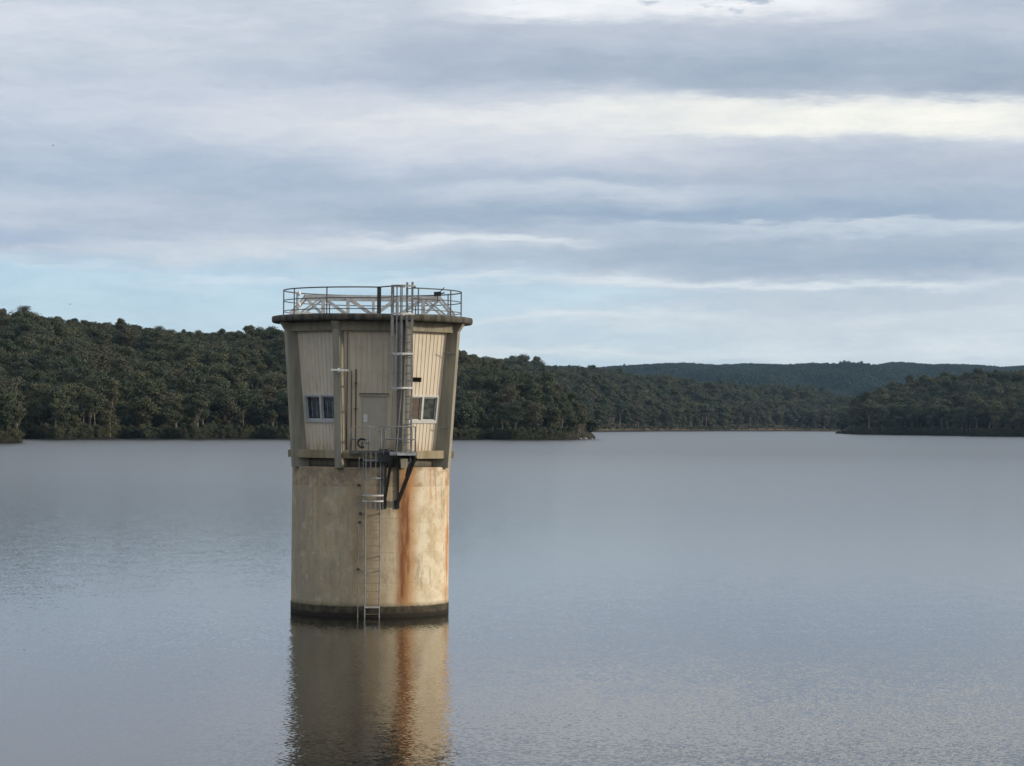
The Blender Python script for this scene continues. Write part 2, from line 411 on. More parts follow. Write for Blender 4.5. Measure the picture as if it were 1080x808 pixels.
# inner dark lining keeps the cabin opaque
d = MB()
for k_ in range(8):
    a0, a1 = AP(6.5) - .12, AP(11.34) - .12
    d.face([on_face(k_, -a0 * T22, a0, 6.5), on_face(k_, a0 * T22, a0, 6.5), on_face(k_, a1 * T22, a1, 11.34), on_face(k_, -a1 * T22, a1, 11.34)])
d.build('inner_wall', M['rubber'], T)
# roof slab
d = MB(); d.lathe([(0.02, 11.652), (3.9, 11.652), (4.02, 11.665), (4.07, 11.71), (4.075, 11.86), (4.05, 11.915), (3.97, 11.93), (0.02, 11.94)], 128)
d.build('roof_slab', M['slab'], T, True)

# roof railing
RR = 3.60; ZT = 12.98
def circ(r, z, a0, a1, n):
    return [(r * math.sin(a0 + (a1 - a0) * i / n), -r * math.cos(a0 + (a1 - a0) * i / n), z) for i in range(n + 1)]
# landing in the rail in front of the ladder
A0, A1 = R(4.0), R(26.5)
L0 = (RR * math.sin(A0), -RR * math.cos(A0)); L1 = (RR * math.sin(A1), -RR * math.cos(A1))
OUT = [(L0[0], L0[1]), (0.78, -4.55), (1.0, -4.72), (1.62, -4.60), (1.66, -4.2), (L1[0], L1[1])]
def arc_rail(z, r=0.024):
    mb = MB(); mb.tube(circ(RR, z, A1, 2 * PI + A0, 90), r); return mb
mb = arc_rail(ZT, 0.026); mb.tube([(x, y, ZT) for x, y in OUT], 0.026)
rail = mb.build('handrail', M['rail'], T, True)
for z in (12.56, ):
    mb = arc_rail(z, 0.02); mb.tube([(x, y, z) for x, y in OUT[:3]], 0.018); mb.build('mid_rail', M['rail'], rail, True)
mb = arc_rail(12.13, 0.018); mb.build('lower_rail', M['rail'], rail, True)
for i in range(12):
    a = R(30 * i)
    if i == 0: continue
    mb = MB(); x, y = RR * math.sin(a), -RR * math.cos(a)
    mb.tube([(x, y, 11.92), (x, y, ZT)], 0.026); mb.box(x - .07, x + .07, y - .07, y + .07, 11.925, 11.955)
    mb.build('post', M['rail'], rail)
# open gate seen edge-on next to the ladder landing
mb = MB(); gx, gy = L0
for zz in (12.02, 12.45, 12.9): mb.bar((gx, gy, zz), (gx + .02, gy + .62, zz), .05, .05)
mb.bar((gx, gy, 11.93), (gx, gy, 13.0), .16, .12); mb.bar((gx + .02, gy + .62, 11.98), (gx + .02, gy + .62, 12.95), .05, .05)
for j in range(1, 5): mb.bar((gx + .004 * j, gy + .12 * j, 12.0), (gx + .004 * j, gy + .12 * j, 12.9), .02, .02)
mb.build('gate', M['dark'], T)
# kerb pads under the truss + trusses
def truss(y0):
    mb = MB(); h0, h1 = 12.0, 12.70; w = 0.085
    ub = math.sqrt(max(0.1, 3.5 ** 2 - y0 * y0))
    mb.bar((-ub, y0, h0), (ub, y0, h0), w, w); mb.bar((-2.72, y0, h1), (2.72, y0, h1), .10, .13)
    mb.bar((-ub, y0 + .002, h0), (-2.72, y0 + .002, h1), w, w); mb.bar((ub, y0 + .002, h0), (2.72, y0 + .002, h1), w, w)
    xs = [-2.0, -1.0, 0.03, 1.0, 2.05]
    for i, x in enumerate(xs):
        mb.bar((x, y0 - .003, h0), (x, y0 - .003, h1), .12, .10)
    dg = [(-2.0, h1, -1.0, h0), (-1.0, h1, 0.03, h0), (0.03, h0, 1.0, h1), (1.0, h0, 2.05, h1), (-2.0, h0, -2.72, h1), (2.05, h0, 2.72, h1), (2.05, h1, 2.95, h0), (-2.0, h1, -2.95, h0)]
    for (xa, za, xb, zb) in dg: mb.bar((xa, y0 + .004, za), (xb, y0 + .004, zb), .06, .075)
    return mb
tr = None
for y0 in (-1.1, 1.1):
    o = truss(y0).build('roof_truss', M['galv_light'], T)
    tr = tr or o
for x in (-2.72, -1.0, 1.0, 2.72):
    mb = MB(); mb.bar((x, -1.05, 12.74), (x, 1.05, 12.74), .08, .08); mb.build('cross_beam', M['galv_light'], T)
# white lamp at left, dark floodlight at right
mb = MB(); mb.tube([(-2.95, -1.3, 11.93), (-2.95, -1.3, 12.75)], .028); mb.lathe([(.02, 12.72), (.07, 12.73), (.08, 12.82), (.05, 12.9), (.02, 12.92)], 16, True, -2.95, -1.3)
mb.lathe([(.06, 12.30), (.08, 12.32), (.08, 12.42), (.06, 12.44)], 16, True, -2.95, -1.3)
mb.build('navigation_light', M['white'], T, True)
mb = MB(); mb.box(-3.3, -2.9, -1.6, -1.2, 11.945, 12.08); mb.build('cable_box', M['white'], T, bevel=.01)
mb = MB(); mb.box(-2.75, -2.45, -2.1, -1.8, 11.945, 12.05); mb.build('cable_box', M['white'], T, bevel=.01)
mb = MB(); fx, fy = 3.6 * math.sin(R(46)), -3.6 * math.cos(R(46))
mb.bar((fx - .16, fy, 12.78), (fx + .12, fy - .02, 12.80), .2, .17); mb.bar((fx + .04, fy, 12.82), (fx + .24, fy, 13.05), .035, .035)
mb.bar((fx + .1, fy, 12.8), (fx + .26, fy, 12.84), .05, .05); mb.bar((fx - .02, fy, 12.5), (fx - .02, fy, 12.75), .03, .03)
mb.build('floodlight', M['rubber'], T)

# ladders
def ladder(A, B, z0, z1, mat, rung_mat, step=0.3, r=0.028, rr=0.013, flat=False):
    mb = MB()
    for p in (A, B):
        if flat: mb.bar((p[0], p[1], z0), (p[0], p[1], z1), .085, .035)
        else: mb.tube([(p[0], p[1], z0), (p[0], p[1], z1)], r)
    o = mb.build('ladder', mat, T)
    z = z0 + 0.15
    mesh = None
    while z < z1 - 0.05:
        q_ = MB(); q_.tube([(A[0], A[1], z), (B[0], B[1], z)], rr, 6); q_.build('rung', rung_mat, o); z += step
    return o
# upper ladder
LA = Vector((1.34, -4.14, 0)); LB = Vector((1.54, -4.50, 0)); lc = (LA + LB) / 2
ld = (LB - LA).normalized(); ln = Vector((-abs(ld.y), -abs(ld.x), 0)).normalized()
up_l = ladder(LA, LB, 6.45, 13.15, M['galv'], M['galv'], 0.3, 0.04, 0.018, True)
def hoop_pts(c0, nrm, tan, z, half, reach, n=14):
    pts = [c0 + tan * half]
    for i in range(n + 1):
        t = PI * i / n
        pts.append(c0 + tan * (half * math.cos(t)) + nrm * (reach - half + half * math.sin(t)))
    pts.append(c0 - tan * half)
    return [(p.x, p.y, z) for p in pts]
cage = MB()
for fr_ in (0.12, 0.3, 0.5, 0.7, 0.88):
    t = PI * fr_
    p = lc + ld * (.36 * math.cos(t)) + ln * (.76 - .36 + .36 * math.sin(t))
    cage.bar((p.x, p.y, 8.95), (p.x, p.y, 13.02), .05, .02)
p = lc - ld * .36 + ln * .2; cage.bar((p.x, p.y, 8.95), (p.x, p.y, 13.02), .04, .02)
cg = cage.build('safety_cage', M['galv'], T)
for z in (9.02, 10.35, 11.9, 12.98):
    h = MB(); pts = hoop_pts(lc, ln, ld, z, .37, .77)
    for i in range(len(pts) - 1): h.bar(pts[i], pts[i + 1], .012, .07)
    h.build('hoop', M['galv_light'] if z < 12 else M['galv'], cg)
# stand-offs tying the upper ladder to its buttress
for z in (7.6, 9.0, 10.3):
    mb = MB()
    rf = FO(z) - .02; q0 = (rf * math.sin(R(22.5)), -rf * math.cos(R(22.5)), z)
    mb.tube([q0, (LA.x, LA.y, z)], .022, 6); mb.tube([q0, (LB.x, LB.y, z + .02)], .022, 6)
    mb.build('standoff', M['galv'], T)
# inclined strut pair beside the ladder and dark strip added as shade of the buttress side
mb = MB(); mb.tube([(0.98, -3.9, 6.5), (1.16, -4.1, 9.0)], .022); mb.build('inclined_stay', M['galv'], T)
mb = MB(); mb.box(0.98, 1.20, -3.80, -3.66, 6.55, 11.62); mb.build('shade_strip', M['strip_grey'], T)

# lower ladder
lx0, lx1, ly = -0.20, 0.37, -3.44
lo = ladder((lx0, ly), (lx1, ly), -0.9, 6.45, M['galv'], M['ochre'], 0.3, 0.026, 0.010)
for z in (2.42, 1.85, 0.42, 4.1):
    for x in (lx0, lx1):
        mb = MB(); mb.bar((x, ly, z), (x, -3.17, z), .05, .05); mb.build('wall_bracket', M['dark'], lo)
mb = MB(); mb.bar((lx0, ly - .01, .42), (lx1, ly - .01, .42), .04, .06); mb.build('cross_tie', M['galv_light'], T)
mb = MB(); mb.tube([(-0.47, -3.30, -.9), (-0.47, -3.30, 6.3)], .024, 6); mb.build('gauge_pipe', M['galv'], T)
for (x, z) in ((-.47, 1.9), (-.40, 4.1), (-.43, 3.75), (-.47, 5.2)):
    mb = MB(); mb.box(x - .06, x + .06, -3.34, -3.14, z - .035, z + .035); mb.build('pipe_clip', M['dark'], T)
lc2 = Vector(((lx0 + lx1) / 2, ly, 0)); n2_ = Vector((0, -1, 0)); t2_ = Vector((1, 0, 0))
cage = MB()
for i, fr_ in enumerate((0.06, 0.25, 0.42, 0.58, 0.75, 0.94)):
    t = PI * fr_; p = lc2 + t2_ * (.40 * math.cos(t)) + n2_ * (.74 - .40 + .40 * math.sin(t))
    cage.bar((p.x, p.y, 4.78 if i > 3 else 4.25), (p.x, p.y, 6.5), .04, .015)
mb = MB(); mb.box(.34, .47, -3.98, -3.9, 4.86, 6.38); mb.build('dark_bar', M['strip_grey'], T)  # dark upright bar at the right of the lower cage
cg2 = cage.build('safety_cage', M['galv'], T)
for z in (6.2, 5.5, 4.82, 4.6):
    h = MB(); pts = hoop_pts(lc2, n2_, t2_, z, .41, .75)
    for i in range(len(pts) - 1): h.bar(pts[i], pts[i + 1], .012, .06)
    h.build('hoop', M['galv_light'] if z < 5 else M['galv'], cg2)

# door landing: grating frames
mb = MB()
mb.bar((-.84, -3.14, 6.5), (.95, -3.14, 6.5), .06, .1); mb.bar((-.84, -3.95, 6.5), (-.84, -3.10, 6.5), .06, .1); mb.bar((-.8, -3.95, 6.5), (-.42, -3.95, 6.5), .06, .1)
mb.bar((-.42, -4.0, 6.5), (-.42, -3.1, 6.5), .05, .1)
for i in range(16):
    x = -.80 + i * .025
    mb.bar((x, -3.9, 6.52), (x, -3.16, 6.52), .006, .03)
mb.build('door_landing', M['rail'], T)
mb = MB()   # ladder landing on the right
mb.bar((.72, -4.72, 6.47), (1.78, -4.72, 6.47), .07, .14); mb.bar((.72, -3.15, 6.47), (1.78, -3.0, 6.47), .07, .12)
mb.bar((.75, -4.68, 6.465), (.75, -3.0, 6.465), .07, .12); mb.bar((1.75, -4.68, 6.465), (1.75, -2.9, 6.465), .07, .12)
for i in range(34):
    x = .80 + i * .028
    mb.bar((x, -4.66, 6.505), (x, -3.15, 6.505), .006, .03)
landing = mb.build('ladder_landing', M['galv'], T)
mb = MB(); mb.box(1.0, 1.75, -4.80, -4.765, 6.40, 6.50); mb.build('edge_plate', M['galv_light'], landing)
# brackets
for (xw, xo) in ((0.52, 0.80), (1.02, 1.72)):
    yw = -math.sqrt(3.19 ** 2 - xw ** 2) - .03; yo = -4.6
    mb = MB()
    mb.bar((xo, yo, 6.36), (xw, yw, 4.42), .09, .15); mb.bar((xw + .06, yw, 4.3), (xw + .06, yw, 6.35), .07, .09)
    mb.bar((xo, yo, 6.33), (xw + .1, yw, 6.33), .09, .14)
    mb.box(xw - .11, xw + .11, yw - .03, yw + .05, 4.28, 4.6)
    mb.build('landing_bracket', M['dark'], T)
# winch between the two landings
mb = MB(); mb.box(.28, .72, -4.2, -3.5, 6.12, 6.42); mb.tube([(.3, -4.05, 6.5), (.66, -4.05, 6.5)], .14, 14); mb.box(.74, .9, -4.35, -3.9, 6.2, 6.6)
winch = mb.build('winch', M['dark'], T, bevel=.01)
mb = MB(); mb.tube([(.68, -4.05, 6.5), (.73, -4.05, 6.5)], .19, 16); mb.build('winch_flange', M['rail'], winch)
mb = MB(); mb.tube([(1.5, -4.72, 6.36), (1.52, -4.74, 6.15), (1.42, -4.70, 5.9), (1.36, -4.5, 5.6)], .035, 8); mb.tube([(1.12, -4.72, 6.36), (1.13, -4.72, 5.9)], .03, 8); mb.build('hose', M['rubber'], T, True)
# landing handrails
def railset(name, paths, r=.02, mat='galv'):
    mb = MB()
    for p in paths: mb.tube(p, r, 8)
    return mb.build(name, M[mat], T, True)
railset('landing_rail', [[(-.80, -3.9, 6.5), (-.84, -3.9, 7.2), (-.80, -3.9, 7.42), (-.70, -3.9, 7.5), (.12, -3.9, 7.5)],
                         [(-.82, -3.9, 7.02), (-.1, -3.9, 7.02)], [(-.1, -3.9, 6.45), (-.1, -3.9, 7.5)],
                         [(-.82, -3.9, 7.45), (-.82, -3.15, 7.45), (-.82, -3.15, 6.5)]], .019)
railset('landing_rail', [[(.47, -4.4, 6.45), (.47, -4.4, 7.45), (.50, -4.4, 7.50), (.56, -4.4, 7.52), (1.72, -4.66, 7.52)],
                         [(.56, -4.4, 7.50), (.55, -4.4, 7.1), (.58, -4.4, 7.02), (1.72, -4.66, 7.02)], [(.38, -4.1, 6.4), (.38, -4.1, 7.42)],
                         [(1.72, -4.66, 6.45), (1.72, -4.66, 7.52), (1.72, -3.3, 7.52)], [(1.72, -4.66, 7.02), (1.72, -3.3, 7.02)], [(1.72, -3.3, 6.45), (1.72, -3.3, 7.52)]], .022)
mb = MB(); mb.tube([(.12 + .37 * i / 10, -3.9 - .5 * i / 10, 7.48 - .17 * math.sin(PI * i / 10)) for i in range(11)], .012, 6); mb.build('safety_chain', M['galv'], T)
# coil on the left landing rail
mb = MB()
for q_ in range(3):
    rr_ = .15 + .012 * q_; mb.tube([(-.36 + rr_ * math.cos(R(a)), -3.95 - .03 * q_, 6.86 + rr_ * math.sin(R(a))) for a in range(40, 320, 20)], .028, 8)
mb.tube([(-.36, -3.93, 6.6), (-.36, -3.93, 6.95)], .02, 6); mb.tube([(-.36, -3.93, 6.86), (-.05, -3.93, 6.86)], .016, 6)
mb.build('hose_coil', M['rubber'], T)
# conduits beside the door
mb = MB(); mb.tube([(-.62, -3.16, 6.5), (-.62, -3.24, 8.0), (-.62, -3.42, 9.75)], .032, 8)
for z in (7.0, 8.2, 9.2): mb.box(-.68, -.56, -3.30 - (z - 7) * .1, -2.7, z, z + .03)
mb.build('conduit', M['rustpipe'], T)
for (x, z1) in ((-.97, 11.2), (-.80, 9.7)):
    mb = MB(); pts = [(x, -AP(z) - .05, z) for z in (6.6, 8, 9.5, z1)]; mb.tube(pts, .016, 6); mb.build('conduit', M['rustpipe'], T)
# white light fitting across the front-left buttress
mb = MB(); mb.bar((-1.62, -3.62, 9.72), (-.92, -3.62, 9.70), .05, .07); mb.box(-1.35, -1.25, -3.60, -3.3, 9.62, 9.78); mb.build('light_fitting', M['white'], T)
for z in (7.5, 10.5):
    mb = MB(); mb.tube([on_face(1, .75, AP(z) + .25, z), on_face(1, 1.25, AP(z) + .42, z - .06)], .02, 6)
    mb.build('tie_rod', M['rail'], T)

# ------------------------------------------------------------------ HILLS
def smooth_interp(xs, ys, x):
    return float(np.interp(x, xs, ys))
def vnoise(px, t, seed):
    # cheap smooth value noise
    a = math.sin(px * .031 + seed) * math.sin(t * 7.3 + seed * 2.1 + px * .011) + .5 * math.sin(px * .083 + seed * 1.7 + t * 11) * math.sin(t * 17 + seed)
    return a
class Hill:
    def __init__(s, px, shore_y, ridge_y, rr, th, seed, rmul=None, power=0.9, rough=3.0):
        s.px = px; s.ry = ridge_y; s.rr = rr; s.th = th; s.seed = seed; s.power = power; s.rough = rough
        s.sy = [shore_r(p, y) if y < 1000 else y for p, y in zip(px, shore_y)]
        s.x0, s.x1 = px[0], px[-1]
    def at(s, px, t):
        r0_ = smooth_interp(s.px, s.sy, px); dr = smooth_interp(s.px, s.rr, px); th = smooth_interp(s.px, s.th, px)
        r0_ += 9 * math.sin(px * .05 + s.seed) + 5 * math.sin(px * .13 + s.seed * 3) * min(1, dr / 200)
        r = r0_ + dr * t
        e = elev_of(px, smooth_interp(s.px, s.ry, px))
        H = max(0.6, CAMZ + e * (r0_ + dr) - th * 0.9)
        if t < 0: z = -3 + 3.4 * max(0, 1 + t * 12)
        elif t <= 1: z = .4 + H * (t ** s.power)
        else: z = .4 + H * max(-0.2, 1 - 1.6 * (t - 1) ** 1.3)
        if t > 0: z += s.rough * vnoise(px, t, s.seed) * min(1, t * 3) * min(1, H / 30) * (1 - .75 * max(0, min(1, (t - .6) / .4)))
        a = az_of(px)
        return (r * math.sin(a), r * math.cos(a), z)
    def mesh(s, name, mat, nx=120, label=None):
        ts = [-.12, -.05, -.01, 0, .01, .03, .07] + [.12 + i * .08 for i in range(11)] + [1.0, 1.08, 1.2, 1.35, 1.5, 1.7, 2.0]
        ts = sorted(ts); V = []; Fc = []
        for i in range(nx + 1):
            px = s.x0 + (s.x1 - s.x0) * i / nx
            for t in ts: V.append(s.at(px, t))
        m_ = len(ts)
        for i in range(nx):
            for j in range(m_ - 1):
                a = i * m_ + j; Fc.append((a, a + m_, a + m_ + 1, a + 1))
        me = bpy.data.meshes.new(name); me.from_pydata(V, [], Fc); me.update(); me.materials.append(mat)
        for p in me.polygons: p.use_smooth = True
        o = bpy.data.objects.new(name, me); C.objects.link(o); o['kind'] = 'structure'
        return o
def ground_mat(name, lo, hi, bank, bank_z):
    m, g, b = new_mat(name); co = g.coord(); x, y, z = g.xyz(co)
    n1 = g.noise(co, .05, 5, .65); n2 = g.noise(co, .4, 4, .65); n4 = g.noise(co, .015, 3, .6)
    c = g.mix(g.mr(n1, .35, .65), lo, hi)
    bk = g.mix(g.mr(n2, .35, .65), bank, tuple(v * .45 for v in bank))
    c = g.mix(g.mul(g.mr(g.add(z, g.mul(n2, 2)), bank_z, bank_z + 1.5, 1, 0), g.mr(n4, .42, .55, .25, 1)), c, bk)
    c = g.mix(g.mr(z, .6, 1.2, 1, 0), c, (.02, .018, .014))
    g.put(b.inputs['Base Color'], c); b.inputs['Roughness'].default_value = 1; b.inputs['Specular IOR Level'].default_value = .1
    return m
M['floor'] = ground_mat('forest_floor', (.022, .021, .014), (.04, .034, .022), (.03, .026, .018), 1.2)
M['floor_bank'] = ground_mat('forest_floor_with_bank', (.04, .036, .022), (.07, .055, .035), (.17, .13, .085), 3.0)
left = Hill([-330, -150, 0, 25, 60, 120, 200, 300, 400, 480, 500, 520, 560, 600, 618, 628],
            [466, 464.5, 463, 463, 463, 463, 463, 463, 463.3, 463.5, 463.6, 463.7, 463.8, 463.6, 463.2, 463],
            [322, 324, 329, 327, 335, 341, 348, 349, 355, 368, 374, 381, 392, 412, 425, 438],
            [520, 520, 520, 520, 520, 520, 500, 480, 440, 380, 340, 300, 220, 120, 60, 25],
            [13.5] * 16, 1.3, rough=5)
central = Hill([380, 480, 560, 591, 620, 658, 680, 710, 745, 780, 830, 863, 891, 960, 1080, 1300],
               [455, 455, 455.5, 455.5, 455.2, 455, 455, 454.8, 454.7, 454.7, 454.7, 454.8, 455, 455.6, 456.4, 458],
               [371, 376, 382, 387, 388, 393, 396, 401, 404, 407, 410, 416, 420, 424, 428, 430],
               [800] * 16, [19] * 16, 4.1, rough=9)
rightp = Hill([881, 884, 891, 905, 924, 958, 991, 1030, 1080, 1180, 1400],
              [457.2, 457.3, 457.6, 458, 458.4, 458.9, 459.4, 460, 460.6, 462, 465],
              [450, 446, 440, 428, 416, 409, 404, 400, 397, 392, 385],
              [20, 40, 90, 200, 320, 420, 480, 520, 540, 560, 600], [13] * 11, 2.2, rough=6)
far = Hill([250, 430, 560, 620, 674, 740, 780, 830, 870, 919, 941, 985, 1030, 1080, 1200, 1500],
           [5600] * 16, [391, 389, 388.5, 387.5, 386, 383, 381.5, 383.5, 383, 383.8, 382, 386, 385.4, 384.5, 384, 380],
           [2200] * 16, [16] * 16, 5.5, power=0.75, rough=26)
farther = Hill([700, 900, 1040, 1080, 1160, 1500], [8200] * 6, [396, 392, 388, 383.4, 381.5, 380], [1400] * 6, [10] * 6, 2.5, power=.8, rough=30)
cape = Hill([-330, -120, -20, 0, 12, 20, 24], [474, 470, 467.6, 467.0, 466.6, 466.4, 466.2], [355, 368, 385, 398, 415, 438, 452], [130, 120, 90, 60, 40, 22, 10], [11] * 7, 3.3, rough=1)
left.mesh('hill', M['floor']); central.mesh('hill', M['floor_bank']); rightp.mesh('hill', M['floor'], 70)
far.mesh('hill', M['floor'], 160); farther.mesh('hill', M['floor'], 60); cape.mesh('hill', M['floor'], 40)

# ------------------------------------------------------------------ TREES
def leaf_mat(name, cols, var=.35):
    m, g, b = new_mat(name)
    oi = g.n.new('ShaderNodeObjectInfo').outputs['Random']
    co = g.coord(); n = g.noise(co, .45, 3, .6); n_ = g.noise(g.vec(g.mul(oi, 77), 0, 0), 3.0, 1, .5)
    rmp = g.n.new('ShaderNodeValToRGB'); g.l.new(oi, rmp.inputs[0]); e = rmp.color_ramp.elements
    e[0].color = (*cols[0], 1); e[1].color = (*cols[-1], 1)
    for i, cc in enumerate(cols[1:-1]):
        q_ = e.new((i + 1) / (len(cols) - 1)); q_.color = (*cc, 1)
    loc = g.n.new('ShaderNodeObjectInfo').outputs['Location']
    ln_ = g.noise(loc, .013, 3, .6); l2 = g.noise(g.vec(g.add(g.xyz(loc)[0], 500), g.xyz(loc)[1], 0), .03, 2, .5)
    c = g.mix(g.mr(n, .40, .64, 0, .3), rmp.outputs[0], (.078, .078, .042))
    c = g.mix(g.mr(ln_, .50, .62, 0, .42), c, (.026, .034, .020))
    c = g.mix(g.mr(l2, .52, .64, 0, .4), c, (.080, .080, .034))
    g.put(b.inputs['Base Color'], c); b.inputs['Roughness'].default_value = .65; b.inputs['Specular IOR Level'].default_value = .25
    return m
LEAF = leaf_mat('gum_foliage', [(.030, .044, .022), (.070, .078, .036), (.040, .058, .036), (.090, .090, .046), (.036, .054, .026), (.082, .070, .046), (.040, .062, .034), (.062, .058, .036), (.085, .098, .044)])
LEAF_F = leaf_mat('haze_tinted_foliage', [(.024, .046, .034), (.034, .054, .038), (.030, .052, .042)])  # bluish leaf colours carry part of the distance haze
m, g, b = new_mat('pale_gum_bark'); n = g.noise(g.coord(), 1.2, 4, .6)
g.put(b.inputs['Base Color'], g.mix(g.mr(n, .35, .65), (.30, .26, .21), (.12, .10, .08))); b.inputs['Roughness'].default_value = .9
BARK = m
def make_tree_data(seed, h, spread, nclump, leaves, leaf, low=.3, lean=0.0, trunk_r=.16):
    r_ = random.Random(seed); nr = np.random.default_rng(seed)
    tips = []
    trunk = MB()
    fork = h * r_.uniform(.28, .42)
    trunk.tube([(0, 0, -1.2), (lean * .3, 0, fork * .5), (lean * .6 + r_.uniform(-.2, .2), r_.uniform(-.2, .2), fork)], trunk_r, 6, taper=[1.3, 1.05, .8])
    top = Vector((lean * .6, 0, fork))
    for i in range(nclump):
        a = 2 * PI * (i + r_.random() * .7) / nclump * 2.4; rad = spread * (r_.random() ** .6) * r_.uniform(.5, 1)
        z = h * r_.uniform(low, .93)
        # crowns are widest at about two thirds of the height
        rad *= max(.25, 1 - abs(z / h - .62) * 1.5)
        p = Vector((lean * z / h + rad * math.cos(a), rad * math.sin(a), z))
        tips.append(p)
        mid = top.lerp(p, .5) + Vector((0, 0, -.06 * h)) if z > fork else top.lerp(p, .5)
        trunk.tube([top * 1.0, mid, p], trunk_r * .45, 4, taper=[1, .7, .3])
    V = []; k = 0
    for p in tips:
        cr = spread * r_.uniform(.28, .56); n_ = leaves
        d = nr.normal(size=(n_, 3)); d /= np.linalg.norm(d, axis=1)[:, None]
        rad = cr * nr.uniform(.2, 1.45, n_) ** .8
        c = np.array(p) + d * rad[:, None] * np.array([1, 1, .62])
        nn = d * 1.0 + nr.normal(size=(n_, 3)) * .55 + np.array([0, 0, .2]); nn /= np.linalg.norm(nn, axis=1)[:, None]
        t1 = np.cross(nn, nr.normal(size=(n_, 3))); t1 /= np.linalg.norm(t1, axis=1)[:, None]; t2 = np.cross(nn, t1)
        s_ = leaf * nr.uniform(.6, 1.3, (n_, 1)) * .5
        quad = np.stack([c - t1 * s_ - t2 * s_ * .6, c + t1 * s_ - t2 * s_ * .5, c + t1 * s_ * .8 + t2 * s_ * .7, c - t1 * s_ * .6 + t2 * s_ * .6], 1)
        V.append(quad.reshape(-1, 3))
    V = np.concatenate(V)
    return trunk, V
def mesh_from(name, verts, faces, mats, mi=None):
    me = bpy.data.meshes.new(name); me.from_pydata(verts, [], faces); me.update()
    for mm in mats: me.materials.append(mm)
    if mi is not None: me.polygons.foreach_set('material_index', mi)
    return me
STY = ['bushy', 'open', 'pale']
specs = [  # seed,h,spread,nclump,leaves,leaf,low,style
    (1, 12, 3.6, 13, 110, .75, .22, 0), (2, 13.5, 3.9, 10, 105, .72, .40, 1), (3, 11, 4.0, 14, 105, .78, .18, 0), (4, 14.5, 3.4, 9, 105, .70, .45, 2),
    (5, 12.5, 4.3, 12, 105, .75, .35, 1), (6, 10, 3.4, 12, 105, .75, .15, 0), (7, 13, 3.0, 8, 110, .70, .45, 2), (8, 9, 3.8, 11, 105, .78, .2, 0)]
protos = []
pc = bpy.data.collections.new('wood_sources')
for i, (sd, h, sp, nc, lv, lf, low, sty) in enumerate(specs):
    trunk, V = make_tree_data(sd, h, sp, nc + 2, int(lv * 2.3), lf * .60, low, trunk_r=.2 if sty == 2 else .15)
    nq = len(V) // 4
    cf = [(4 * j, 4 * j + 1, 4 * j + 2, 4 * j + 3) for j in range(nq)]
    me_c = mesh_from('crown', V.tolist(), cf, [LEAF]); me_t = mesh_from('trunk', trunk.v, trunk.f, [BARK])
    off = len(V)
    me_j = mesh_from('wood_tree', V.tolist() + trunk.v, cf + [tuple(off + q_ for q_ in f) for f in trunk.f], [LEAF, BARK], [0] * nq + [1] * len(trunk.f))
    o = bpy.data.objects.new('wood_tree', me_j); pc.objects.link(o)
    protos.append((me_c, me_t, sty, h))
pcf = bpy.data.collections.new('far_wood_sources')
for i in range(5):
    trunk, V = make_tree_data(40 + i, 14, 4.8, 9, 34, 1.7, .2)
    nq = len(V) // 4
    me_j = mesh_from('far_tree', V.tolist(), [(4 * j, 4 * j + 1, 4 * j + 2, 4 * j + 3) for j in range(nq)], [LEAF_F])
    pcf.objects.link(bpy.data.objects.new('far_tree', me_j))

def wood(name, pts, coll, nvar, label):
    """pts: list of (x,y,z,scale,rot,variant)"""
    me = bpy.data.meshes.new(name); me.from_pydata([p[:3] for p in pts], [], [])
    a = me.attributes.new('sc', 'FLOAT', 'POINT'); a.data.foreach_set('value', [p[3] for p in pts])
    a = me.attributes.new('rz', 'FLOAT', 'POINT'); a.data.foreach_set('value', [p[4] for p in pts])
    a = me.attributes.new('vr', 'INT', 'POINT'); a.data.foreach_set('value', [int(p[5]) for p in pts])
    o = bpy.data.objects.new(name, me); C.objects.link(o)
    ng = bpy.data.node_groups.new(name + '_scatter', 'GeometryNodeTree')
    ng.interface.new_socket('Geometry', in_out='INPUT', socket_type='NodeSocketGeometry')
    ng.interface.new_socket('Geometry', in_out='OUTPUT', socket_type='NodeSocketGeometry')
    N, L = ng.nodes, ng.links
    gi = N.new('NodeGroupInput'); go = N.new('NodeGroupOutput'); ip = N.new('GeometryNodeInstanceOnPoints'); ci = N.new('GeometryNodeCollectionInfo')
    ci.inputs['Collection'].default_value = coll; ci.inputs['Separate Children'].default_value = True; ci.inputs['Reset Children'].default_value = True
    ip.inputs['Pick Instance'].default_value = True
    def attr(nm, ty):
        n = N.new('GeometryNodeInputNamedAttribute'); n.data_type = ty; n.inputs[0].default_value = nm; return n.outputs[0]
    L.new(gi.outputs[0], ip.inputs['Points']); L.new(ci.outputs[0], ip.inputs['Instance'])
    L.new(attr('vr', 'INT'), ip.inputs['Instance Index'])
    cx = N.new('ShaderNodeCombineXYZ'); L.new(attr('rz', 'FLOAT'), cx.inputs[2]); L.new(cx.outputs[0], ip.inputs['Rotation'])
    cs = N.new('ShaderNodeCombineXYZ')
    s_ = attr('sc', 'FLOAT')
    for i in range(3): L.new(s_, cs.inputs[i])
    L.new(cs.outputs[0], ip.inputs['Scale']); L.new(ip.outputs[0], go.inputs[0])
    md = o.modifiers.new('scatter', 'NODES'); md.node_group = ng
    tag(o, label, 'wood', kind='stuff')
    return o
